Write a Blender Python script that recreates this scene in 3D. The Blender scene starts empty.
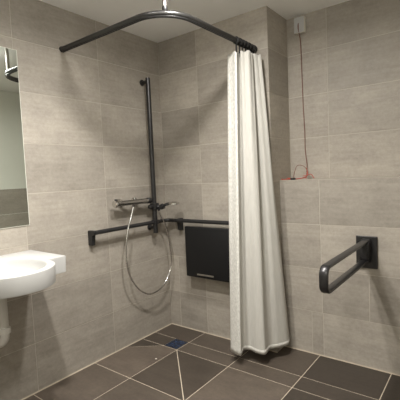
import bpy, bmesh, math, random
from mathutils import Vector, Matrix
random.seed(7)
S = bpy.context.scene
COL = S.collection

# ------------------------------------------------------------------ camera
H = 2.45
F_PX, YAW, PITCH, ROLL = 376.5894, 0.6555, -0.0662, -0.0447
CAM = Vector((2.2415, -2.4217, 1.3135))
fwd = Vector((-math.sin(YAW) * math.cos(PITCH), math.cos(YAW) * math.cos(PITCH), math.sin(PITCH)))
r0 = Vector((math.cos(YAW), math.sin(YAW), 0))
u0 = r0.cross(fwd)
c, s = math.cos(ROLL), math.sin(ROLL)
rgt, up = c * r0 + s * u0, -s * r0 + c * u0
cd = bpy.data.cameras.new('camera')
cd.sensor_fit = 'HORIZONTAL'
cd.sensor_width = 36.0
cd.lens = F_PX * 36.0 / 400.0
cd.clip_start = 0.02
cam = bpy.data.objects.new('camera', cd)
m = Matrix((rgt, up, -fwd)).transposed().to_4x4()
m.translation = CAM
cam.matrix_world = m
COL.objects.link(cam)
S.camera = cam

# ------------------------------------------------------------------ world, lamps, exposure
w = bpy.data.worlds.new('world')
S.world = w
w.use_nodes = True
w.node_tree.nodes['Background'].inputs['Color'].default_value = (1, .95, .88, 1)
w.node_tree.nodes['Background'].inputs['Strength'].default_value = 0.05
LAMP_COLOR = (1.0, .975, .94)
LAMPS = [(1.2, -0.97, 16.5, 172, .15), (0.96, -1.57, 17.0, 134, .09), (2.05, -2.75, 9.0, 180, .13)]      # x, y, watts, beam, size; last entry is an added, unseen fill lamp
S.view_settings.view_transform = 'Standard'
S.view_settings.look = 'None'
S.view_settings.gamma = 1.0
S.view_settings.use_curve_mapping = False
S.view_settings.exposure = 0.60
for x, y, e, beam, size in LAMPS:
    ld = bpy.data.lights.new('downlight_or_fill_light', 'AREA')
    ld.shape = 'DISK'
    ld.size = size
    ld.energy = e
    ld.color = LAMP_COLOR
    ld.spread = math.radians(beam)
    lo = bpy.data.objects.new('downlight_or_fill_light', ld)
    lo.location = (x, y, H - 0.062)
    COL.objects.link(lo)


# ------------------------------------------------------------------ helpers
def lin(v):
    v /= 255.0
    return v / 12.92 if v <= .04045 else ((v + .055) / 1.055) ** 2.4


def rgb(r, g, b):
    return (lin(r), lin(g), lin(b), 1)


class NT:
    def __init__(self, name):
        self.m = bpy.data.materials.new(name)
        self.m.use_nodes = True
        self.t = self.m.node_tree
        self.b = self.t.nodes['Principled BSDF']

    def n(self, typ, **kw):
        nd = self.t.nodes.new(typ)
        for k, v in kw.items():
            setattr(nd, k, v)
        return nd

    def l(self, a, b):
        self.t.links.new(a, b)

    def ramp(self, fac, stops):
        nd = self.n('ShaderNodeValToRGB')
        e = nd.color_ramp.elements
        while len(e) < len(stops):
            e.new(.5)
        for el, (p, cc) in zip(e, stops):
            el.position = p
            el.color = cc
        self.l(fac, nd.inputs['Fac'])
        return nd.outputs['Color']

    def noise(self, vec, scale, detail=4, rough=.55, dist=0):
        nd = self.n('ShaderNodeTexNoise')
        nd.inputs['Scale'].default_value = scale
        nd.inputs['Detail'].default_value = detail
        nd.inputs['Roughness'].default_value = rough
        nd.inputs['Distortion'].default_value = dist
        if vec is not None:
            self.l(vec, nd.inputs['Vector'])
        return nd.outputs['Fac']

    def mapping(self, vec, scale):
        nd = self.n('ShaderNodeMapping')
        nd.inputs['Scale'].default_value = scale
        self.l(vec, nd.inputs['Vector'])
        return nd.outputs['Vector']

    def math(self, op, a, b):
        nd = self.n('ShaderNodeMath', operation=op)
        for i, v in enumerate((a, b)):
            if isinstance(v, (int, float)):
                nd.inputs[i].default_value = v
            else:
                self.l(v, nd.inputs[i])
        return nd.outputs[0]

    def mul(self, col, val):
        nd = self.n('ShaderNodeVectorMath', operation='SCALE')
        self.l(col, nd.inputs[0])
        self.l(val, nd.inputs['Scale'])
        return nd.outputs[0]

    def bump(self, h, strength, dist):
        nd = self.n('ShaderNodeBump')
        nd.inputs['Strength'].default_value = strength
        nd.inputs['Distance'].default_value = dist
        self.l(h, nd.inputs['Height'])
        self.l(nd.outputs['Normal'], self.b.inputs['Normal'])


def tile_mat(name, dark, light, rough, tone_span, streak):
    k = NT(name)
    uv = k.n('ShaderNodeUVMap').outputs['UV']
    tone = k.n('ShaderNodeAttribute', attribute_name='tone').outputs['Fac']
    st = k.noise(k.mapping(uv, (2.6, 38, 1)), 1.0, 6, .62, .1)
    cl = k.noise(k.mapping(uv, (5, 8, 1)), 1.0, 6, .65, .2)
    fine = k.noise(uv, 42, 6, .75)
    mix = k.math('ADD', k.math('MULTIPLY', st, streak), k.math('ADD', k.math('MULTIPLY', cl, .62 - streak * .5), k.math('MULTIPLY', fine, .42)))
    col = k.ramp(mix, [(.20, dark), (.80, light)])
    gain = k.math('ADD', k.math('MULTIPLY', tone, tone_span), 1 - tone_span / 2)
    k.l(k.mul(col, gain), k.b.inputs['Base Color'])
    k.l(k.math('ADD', k.math('MULTIPLY', cl, .2), rough - .1), k.b.inputs['Roughness'])
    k.b.inputs['Specular IOR Level'].default_value = .4
    k.bump(mix, .2, .003)
    return k.m


def plain(name, col, rough=.5, metal=0.0, var=.06, nscale=30, spec=.5, bump=0.0, emit=None):
    k = NT(name)
    tc = k.n('ShaderNodeTexCoord').outputs['Object']
    nz = k.noise(tc, nscale, 4, .6)
    a = tuple(max(0, v * (1 - var)) for v in col[:3]) + (1,)
    b = tuple(min(1, v * (1 + var)) for v in col[:3]) + (1,)
    k.l(k.ramp(nz, [(.3, a), (.7, b)]), k.b.inputs['Base Color'])
    k.b.inputs['Roughness'].default_value = rough
    k.b.inputs['Metallic'].default_value = metal
    k.b.inputs['Specular IOR Level'].default_value = spec
    if bump:
        k.bump(nz, bump, .002)
    if emit:
        k.b.inputs['Emission Color'].default_value = emit[0]
        k.b.inputs['Emission Strength'].default_value = emit[1]
    return k.m


M = {}
M['tile'] = tile_mat('wall_tile', rgb(111, 104.5, 96), rgb(177, 169, 157), .55, .28, .30)
M['floor'] = tile_mat('floor_tile', rgb(50, 44, 39), rgb(98, 88, 78), .45, .9, .2)
M['grout'] = plain('wall_grout', rgb(190, 182, 169), .85, var=.05, nscale=12)
M['fgrout'] = plain('floor_grout', rgb(200, 187, 167), .85, var=.08, nscale=12)
M['ceil'] = plain('ceiling_paint', rgb(248, 247, 244), .9, var=.012, nscale=3, spec=.2)
M['paint'] = plain('wall_paint', rgb(222, 222, 212), .8, var=.015, nscale=4, spec=.3)
M['black'] = plain('black_powder_coat', rgb(36, 35, 35), .42, .0, var=.12, nscale=60)
M['gunmetal'] = plain('anthracite_metal', rgb(66, 65, 65), .33, .75, var=.06, nscale=50)
M['rail'] = plain('dark_anodised_rail', rgb(84, 83, 82), .30, .85, var=.04, nscale=40)
M['panel'] = plain('black_panel', rgb(19, 19, 20), .5, var=.06, nscale=25, spec=.35)
M['chrome'] = plain('chrome', rgb(215, 213, 210), .16, 1.0, var=.02)
M['darkchrome'] = plain('dark_chrome', rgb(170, 168, 165), .2, 1.0, var=.03)
M['steel'] = plain('brushed_steel', rgb(190, 187, 182), .3, 1.0, var=.04)
M['ceramic'] = plain('white_ceramic', rgb(184, 183, 180), .35, var=.008, nscale=4)
M['plastic'] = plain('white_plastic', rgb(222, 218, 208), .4, var=.02)
M['pipe'] = plain('grey_white_pipe', rgb(196, 192, 184), .45, var=.03)
M['redwire'] = plain('red_wire_jacket', rgb(172, 76, 62), .5, var=.06)
M['brownwire'] = plain('brown_wire_jacket', rgb(120, 74, 60), .5, var=.1)
M['mirror'] = plain('mirror_glass', rgb(232, 238, 232), .01, 1.0, var=.0)
M['edge'] = plain('mirror_edge', rgb(226, 226, 214), .25, var=.02)
M['lamp'] = plain('lamp_diffuser', rgb(250, 245, 235), .5, var=.0, emit=((1, .975, .94, 1), 36.0))

# curtain cloth
k = NT('curtain_fabric')
uv = k.n('ShaderNodeUVMap').outputs['UV']
nz = k.noise(k.mapping(uv, (60, 9, 1)), 1.0, 4, .6)
k.l(k.ramp(nz, [(.3, rgb(186, 183, 175)), (.7, rgb(198, 195, 187))]), k.b.inputs['Base Color'])
k.b.inputs['Roughness'].default_value = .75
k.b.inputs['Sheen Weight'].default_value = .15
k.b.inputs['Subsurface Weight'].default_value = 0
k.bump(nz, .12, .002)
M['cloth'] = k.m
k = NT('curtain_hem_fabric')
uv = k.n('ShaderNodeUVMap').outputs['UV']
nz = k.noise(k.mapping(uv, (40, 45, 1)), 1.0, 5, .7)
k.l(k.ramp(nz, [(.35, rgb(194, 192, 184)), (.65, rgb(226, 224, 217))]), k.b.inputs['Base Color'])
k.b.inputs['Roughness'].default_value = .55
k.bump(nz, .35, .003)
M['hem'] = k.m
# blue film over the drain grate
k = NT('blue_drain_film')
tc = k.n('ShaderNodeTexCoord').outputs['Object']
nz = k.noise(tc, 45, 5, .7)
k.l(k.ramp(nz, [(.32, rgb(12, 17, 26)), (.5, rgb(24, 36, 58)), (.72, rgb(70, 88, 116))]), k.b.inputs['Base Color'])
k.b.inputs['Roughness'].default_value = .25
k.bump(nz, .3, .003)
M['blue'] = k.m


def link(name, me, mat, parent=None, smooth=False):
    me.name = name
    mats = mat if isinstance(mat, (list, tuple)) else [mat]
    for q in mats:
        me.materials.append(q)
    if smooth:
        me.polygons.foreach_set('use_smooth', [True] * len(me.polygons))
    o = bpy.data.objects.new(name, me)
    COL.objects.link(o)
    if parent is not None:
        o.parent = parent
        o.matrix_parent_inverse = Matrix.Translation(parent_origin(parent)).inverted()
    return o


def parent_origin(o):
    p = Vector((0, 0, 0))
    while o is not None:
        p += o.location
        if o.parent is not None:
            p += o.matrix_parent_inverse.translation
        o = o.parent
    return p


def obj(name, bm, mat, parent=None, smooth=False):
    bmesh.ops.recalc_face_normals(bm, faces=bm.faces)
    me = bpy.data.meshes.new(name)
    bm.to_mesh(me)
    bm.free()
    o = link(name, me, mat, parent, False)
    if smooth:
        for p in me.polygons:
            p.use_smooth = True
        es = set()
        bm2 = bmesh.new()
        bm2.from_mesh(me)
        for e in bm2.edges:
            if len(e.link_faces) == 2 and e.calc_face_angle(0) > math.radians(38):
                e.smooth = False
        bm2.to_mesh(me)
        bm2.free()
    return o


def thing(name, label, cat, loc, group=None):
    o = bpy.data.objects.new(name, None)
    o.empty_display_size = .05
    COL.objects.link(o)
    o.location = loc
    return tag(o, label, cat, group)


def tag(o, label, cat, group=None):
    o['label'] = label
    o['category'] = cat
    if group:
        o['group'] = group
    return o


def box(bm, x0, x1, y0, y1, z0, z1, bev=0.0, seg=2, mi=0):
    b = bmesh.new()
    bmesh.ops.create_cube(b, size=1)
    bmesh.ops.scale(b, vec=(x1 - x0, y1 - y0, z1 - z0), verts=b.verts)
    bmesh.ops.translate(b, vec=((x0 + x1) / 2, (y0 + y1) / 2, (z0 + z1) / 2), verts=b.verts)
    if bev:
        bmesh.ops.bevel(b, geom=list(b.edges), offset=bev, segments=seg, affect='EDGES', profile=.5)
    merge(bm, b, mi)


def merge(bm, b, mi=0):
    vm = {}
    for v in b.verts:
        vm[v] = bm.verts.new(v.co)
    for f in b.faces:
        try:
            nf = bm.faces.new([vm[v] for v in f.verts])
            nf.material_index = mi
        except ValueError:
            pass
    b.free()


def frames(pts):
    T = []
    n = len(pts)
    for i in range(n):
        T.append((pts[min(i + 1, n - 1)] - pts[max(i - 1, 0)]).normalized())
    a = Vector((0, 0, 1)) if abs(T[0].z) < .9 else Vector((1, 0, 0))
    N = [(a - a.dot(T[0]) * T[0]).normalized()]
    for i in range(1, n):
        q = N[-1] - N[-1].dot(T[i]) * T[i]
        N.append(q.normalized())
    return T, N


def tube(bm, pts, r, seg=16, caps=True, radii=None, sx=1.0):
    pts = [Vector(p) for p in pts]
    T, N = frames(pts)
    rings = []
    for i, p in enumerate(pts):
        B = T[i].cross(N[i])
        rr = radii[i] if radii else r
        rings.append([bm.verts.new(p + rr * (math.cos(t) * N[i] + sx * math.sin(t) * B))
                      for t in [2 * math.pi * j / seg for j in range(seg)]])
    for i in range(len(pts) - 1):
        for j in range(seg):
            bm.faces.new((rings[i][j], rings[i][(j + 1) % seg], rings[i + 1][(j + 1) % seg], rings[i + 1][j]))
    if caps:
        bm.faces.new(rings[0][::-1])
        bm.faces.new(rings[-1])


def lathe(bm, org, axis, prof, seg=28):
    """prof = [(distance along the axis, radius)]"""
    org, axis = Vector(org), Vector(axis).normalized()
    a = Vector((0, 0, 1)) if abs(axis.z) < .9 else Vector((1, 0, 0))
    N = (a - a.dot(axis) * axis).normalized()
    B = axis.cross(N)
    rings = []
    for h, r in prof:
        r = max(r, 1e-4)
        rings.append([bm.verts.new(org + axis * h + r * (math.cos(t) * N + math.sin(t) * B))
                      for t in [2 * math.pi * j / seg for j in range(seg)]])
    for i in range(len(prof) - 1):
        for j in range(seg):
            bm.faces.new((rings[i][j], rings[i][(j + 1) % seg], rings[i + 1][(j + 1) % seg], rings[i + 1][j]))
    bm.faces.new(rings[0][::-1])
    bm.faces.new(rings[-1])


def arc_corner(p0, c0, p1, r, n=10):
    """polyline p0 -> corner c0 -> p1 with the corner rounded by radius r"""
    p0, c0, p1 = Vector(p0), Vector(c0), Vector(p1)
    a, b = (p0 - c0).normalized(), (p1 - c0).normalized()
    h = a.angle(b) / 2
    d = r / math.tan(h)
    cen = c0 + (a + b).normalized() * (r / math.sin(h))
    s0, s1 = c0 + a * d - cen, c0 + b * d - cen
    out = [p0]
    tot = s0.angle(s1)
    for i in range(n + 1):
        t = i / n
        out.append(cen + (math.sin((1 - t) * tot) * s0 + math.sin(t * tot) * s1) / math.sin(tot))
    out.append(p1)
    return out


def catmull(pts, n):
    pts = [Vector(p) for p in pts]
    P = [2 * pts[0] - pts[1]] + pts + [2 * pts[-1] - pts[-2]]
    out = []
    for i in range(1, len(P) - 2):
        for j in range(n):
            t = j / n
            a, b, c_, d = P[i - 1], P[i], P[i + 1], P[i + 2]
            out.append(.5 * (2 * b + (c_ - a) * t + (2 * a - 5 * b + 4 * c_ - d) * t * t + (3 * b - a - 3 * c_ + d) * t ** 3))
    out.append(pts[-1])
    return out


def prism(bm, poly, ext):
    """poly: closed list of 3D points in a plane; ext: extrusion vector"""
    ext = Vector(ext)
    a = [bm.verts.new(Vector(p)) for p in poly]
    b = [bm.verts.new(Vector(p) + ext) for p in poly]
    n = len(a)
    bm.faces.new(a)
    bm.faces.new(b[::-1])
    for i in range(n):
        bm.faces.new((a[i], a[(i + 1) % n], b[(i + 1) % n], b[i]))


# ------------------------------------------------------------------ the room
GAP = .0018


class Wall:
    """tiled surface: a solid body (grout or paint) and tiles laid 1.5 mm proud of it"""

    def __init__(self):
        self.bm = bmesh.new()
        self.uv = self.bm.loops.layers.uv.new('UVMap')
        self.tone = self.bm.faces.layers.float.new('tone')

    def body(self, x0, x1, y0, y1, z0, z1, mi=1):
        box(self.bm, x0, x1, y0, y1, z0, z1, 0, 2, mi)

    def tile(self, org, u, v, n, poly, tone=None):
        """poly: list of (a, b) in metres along u and v"""
        org, u, v, n = Vector(org), Vector(u), Vector(v), Vector(n)
        cx = sum(p[0] for p in poly) / len(poly)
        cy = sum(p[1] for p in poly) / len(poly)
        ins = []
        k_ = len(poly)
        area = sum(poly[i][0] * poly[(i + 1) % k_][1] - poly[(i + 1) % k_][0] * poly[i][1] for i in range(k_))
        if area < 0:
            poly = poly[::-1]
        for i in range(k_):                       # inset every edge by the half joint
            p, q, r_ = Vector(poly[i - 1]), Vector(poly[i]), Vector(poly[(i + 1) % k_])
            e0, e1 = (q - p).normalized(), (r_ - q).normalized()
            n0, n1 = Vector((-e0.y, e0.x)), Vector((-e1.y, e1.x))
            bis = (n0 + n1)
            ins.append(q + bis * (GAP_NOW / max(.2, 1 + n0.dot(n1))))
        top = [self.bm.verts.new(org + u * p.x + v * p.y) for p in ins]
        bot = [self.bm.verts.new(org + u * p.x + v * p.y - n * .002) for p in ins]
        fs = [self.bm.faces.new(top)]
        for i in range(k_):
            fs.append(self.bm.faces.new((top[i], bot[i], bot[(i + 1) % k_], top[(i + 1) % k_])))
        tv = random.random() if tone is None else tone
        ox, oy = random.uniform(0, 50), random.uniform(0, 50)
        for f in fs:
            f[self.tone] = tv
            f.material_index = 0
            for lp in f.loops:
                d = lp.vert.co - org
                lp[self.uv].uv = (d.dot(u) + ox, d.dot(v) + oy)
        nn = fs[0].normal if fs[0].calc_area() > 0 else n
        fs[0].normal_update()
        if fs[0].normal.dot(n) < 0:
            for f in fs:
                f.normal_flip()

    def grid(self, org, u, v, n, us, vs, tone=None):
        for j in range(len(vs) - 1):
            cols = us[j] if isinstance(us[0], (list, tuple)) else us
            for i in range(len(cols) - 1):
                a0, a1, b0, b1 = cols[i], cols[i + 1], vs[j], vs[j + 1]
                self.tile(org, u, v, n, [(a0, b0), (a1, b0), (a1, b1), (a0, b1)], tone)

    def done(self, name, mats):
        me = bpy.data.meshes.new(name)
        self.bm.to_mesh(me)
        self.bm.free()
        o = link(name, me, mats)
        o['kind'] = 'structure'
        return o


XR, YF = 2.5, -3.3                                # right wall and the wall behind the camera
XP, YB, YR, ZL = 1.028, .1225, .3226, 1.2476      # pillar edge, low wall, recess, ledge
ROWS = [0, .311, .622, .934, 1.2455, 1.553, 1.864, 2.172, H]
GAP_NOW = .0019
e = .0015

W = Wall()
W.body(-.12, -e, YF, YR + .1, 0, H)
W.grid((0, 0, 0), (0, -1, 0), (0, 0, 1), (1, 0, 0), [0, .64, 1.258, 1.88, 2.5, 3.12, -YF], ROWS)
W.done('wall_left', [M['tile'], M['grout']])

W = Wall()
W.body(0, XP - e, e, YR + .1, 0, H)
low = [0, .115, .403, XP]
std = [0, .403, XP]
W.grid((0, 0, 0), (1, 0, 0), (0, 0, 1), (0, -1, 0), [low, low, std, std, std, std, std, std], ROWS)
W.grid((XP, 0, 0), (0, 1, 0), (0, 0, 1), (1, 0, 0), [0, YR], ROWS)
W.done('wall_back', [M['tile'], M['grout']])

W = Wall()
W.body(XP - e, XR + .02, YB + e, YR + .1, 0, ZL - e)
blk = [[XP, 1.246, 1.327, 1.95, XR], [XP, 1.323, 1.632, 2.25, XR], [XP, 1.321, 1.944, XR], [XP, 1.318, 1.941, XR]]
W.grid((0, YB, 0), (1, 0, 0), (0, 0, 1), (0, -1, 0), blk, [0, .311, .622, .934, ZL])
W.grid((0, YB, ZL), (1, 0, 0), (0, 1, 0), (0, 0, 1), [XP, 1.318, 1.941, XR], [0, YR - YB], 1.0)
W.done('wall_low', [M['tile'], M['grout']])

W = Wall()
W.body(XP - e, XR + .02, YR + e, YR + .1, ZL - e, H)
W.grid((0, YR, 0), (1, 0, 0), (0, 0, 1), (0, -1, 0), [XP, 1.325, 1.945, XR], [ZL, 1.553, 1.864, 2.172, H])
W.done('wall_recess', [M['tile'], M['grout']])

W = Wall()
W.body(XR + e, XR + .12, YF, YR + .1, 0, H)
W.grid((XR, 0, 0), (0, -1, 0), (0, 0, 1), (-1, 0, 0), [-YB, .31, .93, 1.55, 2.17, 2.79, -YF], [0, .311, .622, .934, 1.2455])
W.done('wall_right', [M['tile'], M['paint']])

W = Wall()
W.body(-.12, XR + .12, YF - .12, YF, 0, H)
W.done('wall_front', [M['paint'], M['paint']])

W = Wall()
W.body(-.12, XR + .12, YF - .12, YR + .1, H, H + .1)
W.done('ceiling', [M['ceil'], M['ceil']])

# floor: square tiles, a narrow strip level with the drain, two cuts falling to the drain
GAP_NOW = .0027
W = Wall()
W.body(-.12, XR + .12, YF - .12, YR + .1, -.1, -e)
DX0, DX1, DY0, DY1 = .232, .37, -.36, -.213       # drain opening
xs = [0, DX1, .834, 1.298, 1.757, 2.22, XR]
U, V, N_ = (1, 0, 0), (0, 1, 0), (0, 0, 1)
for i in range(len(xs) - 1):
    x0, x1 = xs[i], xs[i + 1]
    W.tile((0, 0, 0), U, V, N_, [(x0, DY1), (x1, DY1), (x1, 0 if x1 <= XP else YB), (x0, 0 if x1 <= XP else YB)], (.35, .5, .4, .02, 0, .1)[i])
    if i == 0:
        W.tile((0, 0, 0), U, V, N_, [(0, DY0), (DX0, DY0), (DX0, DY1), (0, DY1)])
    else:
        W.tile((0, 0, 0), U, V, N_, [(x0, DY0), (x1, DY0), (x1, DY1), (x0, DY1)], (0, .5, .55, .1, 0, .1)[i])
ys = [DY0, -.832, -1.294, -1.757, -2.22, -2.683, YF]
for j in range(len(ys) - 1):
    y1, y0 = ys[j], ys[j + 1]
    for i in range(len(xs) - 1):
        x0, x1 = xs[i], xs[i + 1]
        if j == 0 and i == 0:
            W.tile((0, 0, 0), U, V, N_, [(0, -.535), (DX0, y1), (0, y1)])
            W.tile((0, 0, 0), U, V, N_, [(0, y0), (x1, y0), (x1, y1), (DX0, y1), (0, -.535)])
        elif j == 0 and i == 1:
            W.tile((0, 0, 0), U, V, N_, [(x0, y0), (x1, y0), (x0, y1)])
            W.tile((0, 0, 0), U, V, N_, [(x1, y0), (x1, y1), (x0, y1)])
        else:
            W.tile((0, 0, 0), U, V, N_, [(x0, y0), (x1, y0), (x1, y1), (x0, y1)], random.uniform(.5, .75) if i < 3 else random.uniform(0, .2))
W.done('floor', [M['floor'], M['fgrout']])

# pale silicone joint along the foot of the walls
bm = bmesh.new()
box(bm, 0, .005, YF, 0, 0, .006)
t = obj('trim_left', bm, M['fgrout'])
t['kind'] = 'structure'
bm = bmesh.new()
box(bm, .005, XP, -.005, 0, 0, .006)
t = obj('trim_back', bm, M['fgrout'])
t['kind'] = 'structure'
bm = bmesh.new()
box(bm, XP, XR, YB - .005, YB, 0, .006)
t = obj('trim_low', bm, M['fgrout'])
t['kind'] = 'structure'

# ------------------------------------------------------------------ ceiling downlights, plus an unseen lamp added for fill by the front wall
for (x, y, *_), lab in zip(LAMPS, ('round ceiling downlight above the shower area', 'round ceiling downlight above the washbasin close to left wall',
                                  'round unseen fill lamp added near the front wall')):
    t = thing('downlight_or_fill', lab, 'lamp', (x, y, H), 'ceiling downlights')
    bm = bmesh.new()
    lathe(bm, (x, y, H), (0, 0, -1), [(0, .088), (.008, .088), (.012, .08), (.012, .072), (.004, .07), (.0, .07)], 40)
    obj('bezel', bm, M['plastic'], t, True)
    bm = bmesh.new()
    lathe(bm, (x, y, H - .004), (0, 0, -1), [(0, .0705), (.022, .0705), (.038, .062), (.049, .042), (.054, .015), (.0545, 0)], 40)
    obj('diffuser', bm, M['lamp'], t, True)

# ------------------------------------------------------------------ shower curtain rail
RZ, RX, RY, RR = 2.181, .93, -.93, .0152
t = thing('curtain_rail', 'dark grey L-shaped curtain rail bent under the ceiling', 'curtain rail', (0, RY, RZ))
path = arc_corner((0.004, RY, RZ), (RX, RY, RZ), (RX, -.004, RZ), .21, 16)
bm = bmesh.new()
tube(bm, path, RR, 20)
obj('rail_tube', bm, M['rail'], t, True)
bm = bmesh.new()                                   # glider channel on the underside
low_path = [Vector(p) - Vector((0, 0, RR + .002)) for p in path]
T, Nn = frames(low_path)
for side in (-1, 1):
    q = []
    for p, tt in zip(low_path, T):
        sd = tt.cross(Vector((0, 0, 1))).normalized()
        q.append(p + sd * side * .0065)
    tube(bm, q, .0038, 8)
obj('glider_channel', bm, M['gunmetal'], t, True)
for org, ax in (((0, RY, RZ), (1, 0, 0)), ((RX, 0, RZ), (0, -1, 0))):
    bm = bmesh.new()
    lathe(bm, org, ax, [(0, .0185), (.008, .0185), (.010, .017), (.010, .0158), (.0, .0158)], 28)
    obj('wall_flange', bm, M['black'], t, True)
bm = bmesh.new()
px_, py_ = .866, -.866
tube(bm, [(px_, py_, RZ + .030), (px_, py_, H - .008)], .0125, 20)
sup = obj('ceiling_support', bm, M['steel'], t, True)
bm = bmesh.new()
lathe(bm, (px_, py_, RZ + .012), (0, 0, 1), [(0, .011), (.004, .0135), (.020, .0135), (.024, .0125)], 24)
obj('clamp', bm, M['black'], sup, True)
bm = bmesh.new()
lathe(bm, (px_, py_, H), (0, 0, -1), [(0, .03), (.006, .03), (.009, .014)], 28)
obj('ceiling_rose', bm, M['steel'], sup, True)

# ------------------------------------------------------------------ shower curtain
ZT, ZB = 2.116, .080
top = [(.955, -.09), (.875, -.12), (.832, -.200), (.880, -.232), (.930, -.247), (.905, -.185), (.945, -.217), (.975, -.200), (.988, -.150),
       (.938, -.120), (.990, -.095), (.998, -.065), (.970, -.060)]
bot = [(.865, -.10), (.815, -.19), (.806, -.280), (.862, -.309), (.916, -.320), (.885, -.240), (.925, -.216), (.990, -.226), (1.046, -.218),
       (1.034, -.128), (1.084, -.070), (1.108, -.004), (1.098, .066)]
NS, NZ = 18, 70


def curtain_rows():
    rows = []
    tp = catmull([Vector((x, y, 0)) for x, y in top], NS)
    bp = catmull([Vector((x, y, 0)) for x, y in bot], NS)
    for j in range(NZ + 1):
        t_ = j / NZ
        g = t_ ** .85
        row = []
        for i, (a, b) in enumerate(zip(tp, bp)):
            s_ = i / NS
            p = a.lerp(b, g)
            tn = (tp[min(i + 1, len(tp) - 1)].lerp(bp[min(i + 1, len(bp) - 1)], g) - tp[max(i - 1, 0)].lerp(bp[max(i - 1, 0)], g)).normalized()
            nrm = Vector((tn.y, -tn.x, 0))
            amp = .007 * (1 - t_) ** 1.3 * min(1, s_, 12 - s_) * min(1, abs(s_ - 3))
            p = p + nrm * amp * math.sin(s_ * 5.3 + 1.0) + nrm * .003 * math.sin(s_ * 3.1 + t_ * 5) * t_
            p.z = ZT + (ZB - ZT) * t_
            if t_ < .03:
                p.z -= .008 * (1 - t_ / .03) * (.5 + .5 * math.sin(s_ * 5.0))
            row.append(p)
        rows.append(row)
    return rows


CR = curtain_rows()
curt = thing('shower_curtain', 'off-white floor-length shower curtain gathered at the rail end', 'curtain', (.93, -.12, 0))


def sheet(name, i0, i1, j0, j1, mat, parent, off=0.0, thick=.0016):
    bm = bmesh.new()
    uvl = bm.loops.layers.uv.new('UVMap')
    g = {}
    for j in range(j0, j1 + 1):
        for i in range(i0, i1 + 1):
            p = CR[j][i].copy()
            if off:
                a, b = CR[j][max(i - 1, 0)], CR[j][min(i + 1, len(CR[j]) - 1)]
                d = (b - a).normalized()
                p += Vector((d.y, -d.x, 0)) * off
            g[i, j] = bm.verts.new(p)
    for j in range(j0, j1):
        for i in range(i0, i1):
            f = bm.faces.new((g[i, j], g[i, j + 1], g[i + 1, j + 1], g[i + 1, j]))
            for lp, (a, b) in zip(f.loops, ((i, j), (i, j + 1), (i + 1, j + 1), (i + 1, j))):
                lp[uvl].uv = (a / NS * .12, b / NZ * 2.1)
            f.smooth = True
    me = bpy.data.meshes.new(name)
    bm.to_mesh(me)
    bm.free()
    o = link(name, me, mat, parent)
    md = o.modifiers.new('thickness', 'SOLIDIFY')
    md.thickness = thick
    md.offset = 0
    return o


NI = len(CR[0]) - 1
i_a, i_b = int(1.8 * NS), int(4.1 * NS)
sheet('fabric', 0, i_a, 0, NZ, M['cloth'], curt)
sheet('fabric', i_b, NI, 0, NZ, M['cloth'], curt)
o = sheet('side_hem', i_a, i_b, 0, NZ, M['hem'], curt, 0, .003)
o['label'] = 'brighter crinkled side hem band'
sheet('bottom_hem', i_b, NI, NZ - 1, NZ, M['cloth'], curt, 0, .003)
for y in (-.255, -.215, -.175, -.135, -.095, -.055, -.026):
    bm = bmesh.new()
    lathe(bm, (RX, y - .008, RZ - .003), (0, 1, 0), [(0, .0215), (.003, .0245), (.016, .0245), (.019, .0215)], 22)
    box(bm, RX - .004, RX + .004, y - .006, y + .006, ZT - .012, RZ - .022, .0015, 1)
    obj('glider', bm, M['black'], curt, True)

# ------------------------------------------------------------------ shower rail: handrail, pole, brackets, slider
HX, HZ, HR = .07, .945, .0155
PX, PY = .070, -.213
sr = thing('shower_handrail', 'black corner shower handrail with a tall vertical pole', 'shower rail', (0, -.2, HZ))
bm = bmesh.new()
path = arc_corner((HX, -.828, HZ), (HX, -.07, HZ), (.80, -.07, HZ), .055, 10)
tube(bm, path, HR, 18)
obj('handrail', bm, M['black'], sr, True)


def wall_bracket(y):
    b = bmesh.new()
    prism(b, [(0.0, y - .014, .852), (.044, y - .014, .852), (.048, y - .014, .928), (.086, y - .014, .932),
              (.086, y - .014, .958), (.0, y - .014, .958)], (0, .028, 0))
    bmesh.ops.bevel(b, geom=list(b.edges), offset=.003, segments=2, affect='EDGES')
    return b


bm = wall_bracket(-.808)
obj('bracket', bm, M['black'], sr)
for bx in (.178, .74):
    bm = bmesh.new()
    prism(bm, [(bx - .014, 0, .858), (bx - .014, -.044, .858), (bx - .014, -.048, .928), (bx - .014, -.086, .932),
               (bx - .014, -.086, .958), (bx - .014, 0, .958)], (.028, 0, 0))
    bmesh.ops.bevel(bm, geom=list(bm.edges), offset=.003, segments=2, affect='EDGES')
    obj('bracket', bm, M['black'], sr)
bm = bmesh.new()
tube(bm, [(PX, PY, .855), (PX, PY, 2.106)], .0192, 20)
obj('pole', bm, M['gunmetal'], sr, True)
for z, nm in ((2.080, 'pole_bracket'), (.900, 'pole_bracket')):
    bm = bmesh.new()
    lathe(bm, (0, PY, z), (1, 0, 0), [(0, .024), (.008, .024), (.010, .013), (.056, .013), (.06, .012)], 24)
    obj(nm, bm, M['black'], sr, True)
bm = bmesh.new()                                    # cast joint where the pole crosses the handrail
box(bm, HX - .0215, HX + .0215, PY - .024, PY + .024, HZ - .0185, HZ + .0185, .005, 2)
obj('joint_clamp', bm, M['black'], sr)
SZ = 1.075
bm = bmesh.new()
box(bm, PX - .026, PX + .030, PY - .028, PY + .028, SZ - .028, SZ + .028, .008, 2)
lathe(bm, (PX, PY - .028, SZ), (0, -1, 0), [(0, .016), (.028, .017), (.034, .014)], 20)
lathe(bm, (PX + .03, PY + .01, SZ - .005), (.9, .35, .05), [(0, .014), (.004, .012), (.010, .010)], 20)
ha = (Vector((.150, -.178, 1.082)) - Vector((.122, -.190, 1.066))).normalized()
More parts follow.
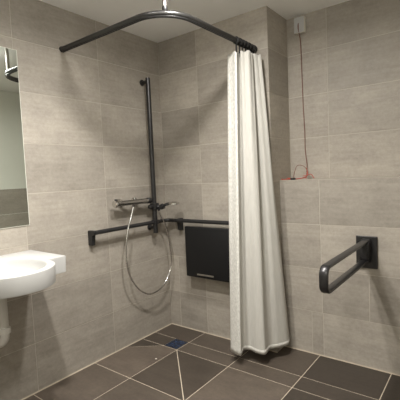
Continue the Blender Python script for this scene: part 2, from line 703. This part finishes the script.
lathe(bm, Vector((.130, -.1866, 1.0705)) - ha * .014, ha, [(0, .0135), (0, .021), (.028, .023), (.028, .0145), (.0, .0135)], 24)
obj('slider', bm, M['black'], sr, True)

# ------------------------------------------------------------------ hand shower, hose and mixer
hs = thing('hand_shower', 'small chrome hand shower lying in the black slider', 'hand shower', (.13, -.18, SZ))
bm = bmesh.new()
hp = catmull([(.100, -.200, 1.040), (.122, -.190, 1.066), (.150, -.178, 1.082), (.185, -.162, 1.094)], 6)
tube(bm, hp, .01, 14, True, [.0095 + .003 * i / (len(hp) - 1) for i in range(len(hp))])
obj('handle', bm, M['black'], hs, True)
bm = bmesh.new()
lathe(bm, (.222, -.148, 1.106), (.05, .05, -1), [(-.004, .012), (0, .030), (.008, .046), (.017, .047), (.020, .044)], 30)
hd = obj('shower_head', bm, M['chrome'], hs, True)
bm = bmesh.new()
lathe(bm, Vector((.222, -.148, 1.106)) + Vector((.05, .05, -1)).normalized() * .0195, (.05, .05, -1), [(0, .040), (.003, .039)], 30)
obj('spray_face', bm, M['plastic'], hd, True)

hose_pts = [(.100, -.200, 1.0385), (.105, -.172, .985), (.105, -.130, .905), (.100, -.091, .778), (.098, -.071, .62), (.096, -.083, .536),
            (.096, -.140, .447), (.096, -.230, .390), (.097, -.346, .385), (.098, -.450, .446), (.098, -.525, .544), (.096, -.558, .643),
            (.09, -.560, .78), (.088, -.525, .927), (.080, -.475, 1.03), (.076, -.446, 1.0925)]
sm = catmull(hose_pts, 12)
bm = bmesh.new()
tube(bm, sm, .0068, 10, True, [.0068 + (.0006 if i % 2 else -.0006) for i in range(len(sm))])
ho = tag(obj('shower_hose', bm, M['chrome'], None, True), 'ribbed chrome shower hose hanging in a long loop', 'hose')

MX, MZ = .076, 1.128
mx = thing('shower_mixer', 'horizontal chrome bar shower mixer on left tiled wall', 'mixer tap', (0, -.44, MZ))
bm = bmesh.new()
tube(bm, [(MX, -.585, MZ), (MX, -.30, MZ)], .0205, 24)
lathe(bm, (MX, -.445, MZ - .016), (0, 0, -1), [(0, .013), (.012, .012), (.018, .010)], 18)
obj('mixer_body', bm, M['darkchrome'], mx, True)
bm = bmesh.new()
lathe(bm, (MX, -.586, MZ), (0, -1, 0), [(0, .0215), (.004, .026), (.040, .027), (.046, .025), (.048, .018)], 28)
h = obj('temperature_handle', bm, M['chrome'], mx, True)
bm = bmesh.new()
box(bm, MX - .005, MX + .005, -.625, -.60, MZ + .022, MZ + .036, .002, 1)
obj('stop_button', bm, M['black'], h)
bm = bmesh.new()
lathe(bm, (MX, -.299, MZ), (0, 1, 0), [(0, .0215), (.003, .024), (.034, .024), (.038, .020)], 28)
obj('flow_handle', bm, M['gunmetal'], mx, True)
for y in (-.52, -.37):
    bm = bmesh.new()
    lathe(bm, (0, y, MZ), (1, 0, 0), [(0, .032), (.006, .031), (.010, .016), (.05, .015)], 26)
    obj('wall_union', bm, M['chrome'], mx, True)
bm = bmesh.new()
lathe(bm, (MX, -.43, MZ + .018), (0, 0, 1), [(0, .011), (.013, .011), (.016, .009)], 18)
obj('top_cap', bm, M['darkchrome'], mx, True)

# ------------------------------------------------------------------ folded shower seat
st = thing('folding_shower_seat', 'black folded-up shower seat on back wall under handrail', 'shower seat', (.5, 0, .5))
bm = bmesh.new()
box(bm, .292, .735, -.112, -.082, .500, .906, .008, 3)
pan = obj('seat_panel', bm, M['panel'], st, True)
bm = bmesh.new()
box(bm, .405, .565, -.1145, -.108, .520, .534, .003, 2)
o = obj('grip_slot', bm, M['steel'], pan)
o['label'] = 'small grey grip strip near bottom edge'
bm = bmesh.new()
box(bm, .305, .723, -.080, -.052, .56, .90, .006, 2)
obj('back_plate', bm, M['black'], st, True)
for x in (.36, .67):
    bm = bmesh.new()
    box(bm, x - .018, x + .018, -.085, -.0005, .60, .68, .004, 2)
    obj('wall_mount', bm, M['black'], st, True)

# ------------------------------------------------------------------ mirror
mi = thing('wall_mirror', 'frameless mirror on left wall above the washbasin', 'mirror', (0, -1.57, 1.58))
MY0, MY1, MZ0, MZ1 = -1.90, -1.2385, 1.054, 2.104
bm = bmesh.new()
box(bm, .0005, .006, MY0, MY1, MZ0, MZ1, 0)
obj('edge', bm, M['edge'], mi)
bm = bmesh.new()
box(bm, .006, .0068, MY0 + .003, MY1 - .003, MZ0 + .003, MZ1 - .003, 0)
obj('mirror_glass', bm, M['mirror'], mi)

# ------------------------------------------------------------------ washbasin
wb = thing('washbasin', 'white rounded washbasin on left wall under the mirror', 'washbasin', (0, -1.55, .815))
BC, BR = (.385, -1.555), .207
outline = []
y0, y1, xf = -1.873, -1.239, .370
outline += [(0, y1), (xf, y1), (xf + .004, y1 - .004)]
a0 = math.asin((-1.352 - BC[1]) / BR)
n = 40
outline.append((xf + .004, -1.348))
for i in range(n + 1):
    a = a0 - (2 * a0) * i / n
    outline.append((BC[0] + BR * math.cos(a), BC[1] + BR * math.sin(a)))
outline += [(xf + .004, 2 * BC[1] + 1.348), (xf + .004, y0 + .004), (xf, y0), (0, y0)]


def ring_pts(scale, z, cx=.27, cy=-1.555):
    return [Vector((max(0.0, cx + (x - cx) * scale) if x > 1e-4 else 0.0005, cy + (y - cy) * scale, z)) for x, y in outline]


bm = bmesh.new()
levels = [(.965, .808), (.984, .8095), (.989, .815), (1.0, .893), (.997, .898), (.988, .900)]
R_ = []
for sc, z in levels:
    R_.append([bm.verts.new(p) for p in ring_pts(sc, z)])
nO = len(outline)
for a, b in zip(R_, R_[1:]):
    for i in range(nO):
        bm.faces.new((a[i], a[(i + 1) % nO], b[(i + 1) % nO], b[i]))
# bowl: an oval hollow sunk in the top, joined to the top outline ring
NB = 64
IC = (.335, -1.555)
iring = []
prof = [(1.0, .900), (.985, .8985), (.965, .893), (.93, .878), (.86, .855), (.72, .836), (.5, .826), (.25, .822), (.10, .820)]
for sc, z in prof:
    iring.append([bm.verts.new(Vector((IC[0] + .222 * sc * math.cos(2 * math.pi * i / NB), IC[1] + .186 * sc * math.sin(2 * math.pi * i / NB), z)))
                  for i in range(NB)])
for a, b in zip(iring, iring[1:]):
    for i in range(NB):
        bm.faces.new((a[i], b[i], b[(i + 1) % NB], a[(i + 1) % NB]))
bm.faces.new(iring[-1])
bm.edges.ensure_lookup_table()
eo = [bm.edges.get((R_[-1][i], R_[-1][(i + 1) % nO])) for i in range(nO)]
ei = [bm.edges.get((iring[0][i], iring[0][(i + 1) % NB])) for i in range(NB)]
bmesh.ops.triangle_fill(bm, use_beauty=True, use_dissolve=False, edges=eo + ei)
bm.faces.new(R_[0][::-1])
obj('basin', bm, M['ceramic'], wb, True)
bm = bmesh.new()
lathe(bm, (.335, -1.555, .8195), (0, 0, 1), [(0, .024), (.003, .024), (.004, .019), (.002, .016)], 28)
obj('plug_hole', bm, M['chrome'], wb, True)
TX, TY = .278, -1.556
bm = bmesh.new()
path = [Vector((TX, TY, .812)), Vector((TX, TY, .64))] + arc_corner((TX, TY, .60), (TX, TY, .468), (TX - .06, TY - .02, .468), .055, 10)[1:] 
path = [Vector((TX, TY, .812)), Vector((TX, TY, .70)), Vector((TX, TY, .56))]
for i in range(1, 17):
    a = math.pi * i / 16
    path.append(Vector((TX - .055 * (1 - math.cos(a)) * .95, TY - .055 * (1 - math.cos(a)) * .3, .545 - .058 * math.sin(a))))
ex, ey = path[-1].x, path[-1].y
path += [Vector((ex, ey, .60)), Vector((ex - .012, ey, .635)), Vector((ex - .045, ey, .650)), Vector((.004, ey, .650))]
tube(bm, path, .021, 20)
tr = obj('drain_trap', bm, M['pipe'], wb, True)
for z in (.548, .76):
    bm = bmesh.new()
    lathe(bm, (TX, TY, z), (0, 0, 1), [(0, .023), (.003, .029), (.030, .029), (.034, .023)], 24)
    obj('collar', bm, M['pipe'], tr, True)
bm = bmesh.new()
lathe(bm, (0, ey, .650), (1, 0, 0), [(0, .042), (.006, .040), (.010, .022)], 28)
obj('wall_rose', bm, M['plastic'], tr, True)

# ------------------------------------------------------------------ folding grab bar
gb = thing('folding_grab_bar', 'dark grey folding grab bar on low tiled wall', 'grab bar', (1.625, YB, .77))
GX = 1.622
bm = bmesh.new()
box(bm, GX - .064, GX + .064, YB - .014, YB, .668, .876, .003, 2)
obj('wall_plate', bm, M['gunmetal'], gb)
bm = bmesh.new()
prism(bm, [(GX - .026, YB - .013, .705), (GX - .026, YB - .045, .712), (GX - .026, YB - .075, .735), (GX - .026, YB - .085, .79),
           (GX - .026, YB - .075, .84), (GX - .026, YB - .045, .858), (GX - .026, YB - .013, .862)], (.052, 0, 0))
bmesh.ops.bevel(bm, geom=list(bm.edges), offset=.005, segments=2, affect='EDGES')
obj('hinge', bm, M['black'], gb, True)
# flat-section loop: closed profile swept, broad side horizontal
bm = bmesh.new()
ZU, ZD, YT, RC, TH = .856, .716, -.690, .050, .018
outer, inner = [], []


def loop_profile(off):
    pts = [(YB - .055, ZU - off)]
    r_ = RC - off
    for i in range(11):
        a = math.pi / 2 + math.pi / 2 * i / 10
        pts.append((YT + RC + r_ * math.cos(a), ZU - RC + r_ * math.sin(a)))
    for i in range(11):
        a = math.pi + math.pi / 2 * i / 10
        pts.append((YT + RC + r_ * math.cos(a), ZD + RC + r_ * math.sin(a)))
    pts.append((YB - .055, ZD + off))
    return pts


po, pi_ = loop_profile(0), loop_profile(TH)
hw = .021
sec = []
for (yo, zo), (yi, zi) in zip(po, pi_):
    row = []
    for k_, (xx, f) in enumerate(((-hw, .2), (-hw + .005, 0), (hw - .005, 0), (hw, .2), (hw, .8), (hw - .005, 1), (-hw + .005, 1), (-hw, .8))):
        row.append(bm.verts.new((GX + xx, yo + (yi - yo) * f, zo + (zi - zo) * f)))
    sec.append(row)
for a, b in zip(sec, sec[1:]):
    for i in range(8):
        bm.faces.new((a[i], a[(i + 1) % 8], b[(i + 1) % 8], b[i]))
bm.faces.new(sec[0])
bm.faces.new(sec[-1][::-1])
obj('bar_loop', bm, M['gunmetal'], gb, True)

# ------------------------------------------------------------------ junction box, loose wire
jb = thing('junction_box', 'small white junction box high on recessed wall below ceiling', 'junction box', (1.138, YR, 2.37))
bm = bmesh.new()
box(bm, 1.100, 1.178, YR - .034, YR, 2.316, 2.428, .004, 2)
obj('housing', bm, M['plastic'], jb, True)
bm = bmesh.new()
box(bm, 1.1015, 1.1765, YR - .037, YR - .033, 2.3175, 2.4265, .0015, 1)
obj('cover', bm, M['ceramic'], jb, True)
bm = bmesh.new()
box(bm, 1.131, 1.137, YR - .0385, YR - .0365, 2.335, 2.385, .001, 1)
o = obj('cable_slot', bm, M['brownwire'], jb)
o['label'] = 'dark slot where the wire leaves the cover'

cw = thing('cable', 'thin red and brown cable hanging from junction box to the ledge', 'cable', (1.15, YR - .01, ZL))
bm = bmesh.new()
dp = catmull([(1.134, YR - .042, 2.375), (1.135, YR - .044, 2.34), (1.136, YR - .012, 2.27), (1.138, YR - .006, 2.126), (1.141, YR - .006, 1.90), (1.144, YR - .006, 1.761),
              (1.150, YR - .006, 1.60), (1.150, YR - .006, 1.465), (1.163, YR - .012, 1.36), (1.166, YR - .03, 1.30), (1.172, YR - .05, 1.262)], 6)
tube(bm, dp, .0027, 8)
obj('drop_wire', bm, M['brownwire'], cw, True)
bm = bmesh.new()
z0 = ZL + .005
for pts in ([(1.172, .272, 1.262), (1.185, .262, 1.30), (1.172, .255, 1.332), (1.150, .25, 1.350), (1.112, .25, 1.350), (1.092, .25, 1.31), (1.082, .25, 1.27), (1.10, .22, z0)],
            ):
    tube(bm, catmull(pts, 6), .0022, 8)
obj('wire_loop', bm, M['brownwire'], cw, True)
bm = bmesh.new()
for pts in ([(1.172, .272, 1.262), (1.150, .23, z0 + .004), (1.10, .20, z0), (1.06, .16, z0), (1.034, .14, z0 + .004), (1.05, .13, z0)],
            [(1.175, .27, 1.30), (1.182, .265, 1.275), (1.165, .25, z0 + .01), (1.12, .235, z0), (1.05, .21, z0 + .01)],
            [(1.155, .25, z0 + .02), (1.175, .24, z0 + .022), (1.215, .25, z0 + .03), (1.235, .26, z0)],
            [(1.160, .25, z0 + .005), (1.13, .175, z0), (1.09, .16, z0 + .004), (1.05, .19, z0 + .006)],
            [(1.175, .262, 1.33), (1.188, .258, 1.295), (1.176, .25, 1.262), (1.19, .22, z0)]):
    tube(bm, catmull(pts, 6), .0026, 8)
obj('red_wire', bm, M['redwire'], cw, True)
bm = bmesh.new()
box(bm, 1.098, 1.132, .150, .168, ZL + .0005, ZL + .015, .002, 1)
obj('connector', bm, M['black'], cw)

# ------------------------------------------------------------------ floor drain and a white fleck
dr = thing('floor_drain', 'square blue floor drain set among dark shower tiles', 'drain', ((DX0 + DX1) / 2, (DY0 + DY1) / 2, 0))
bm = bmesh.new()
g = .003
x0, x1, yy0, yy1 = DX0 + g, DX1 - g, DY0 + g, DY1 - g
b_ = .007
for q in ((x0, x1, yy0, yy0 + b_), (x0, x1, yy1 - b_, yy1), (x0, x0 + b_, yy0 + b_, yy1 - b_), (x1 - b_, x1, yy0 + b_, yy1 - b_)):
    box(bm, *q, -.0012, .0022, .0006, 1)
obj('frame', bm, M['gunmetal'], dr)
bm = bmesh.new()
box(bm, x0 + b_, x1 - b_, yy0 + b_, yy1 - b_, -.0012, .0015, 0)
for i in range(1, 6):                              # grate ribs under the film
    xx = x0 + b_ + (x1 - x0 - 2 * b_) * i / 6
    box(bm, xx - .003, xx + .003, yy0 + .014, yy1 - .014, .0012, .0032, .001, 1)
obj('grate', bm, M['blue'], dr)
bm = bmesh.new()
prism(bm, [(.330, -.553, .0004), (.338, -.556, .0004), (.343, -.549, .0004), (.339, -.543, .0004), (.331, -.545, .0004)], (0, 0, .003))
tag(obj('plaster_chip', bm, M['plastic']), 'tiny white chip on dark floor tile in front of drain', 'debris')
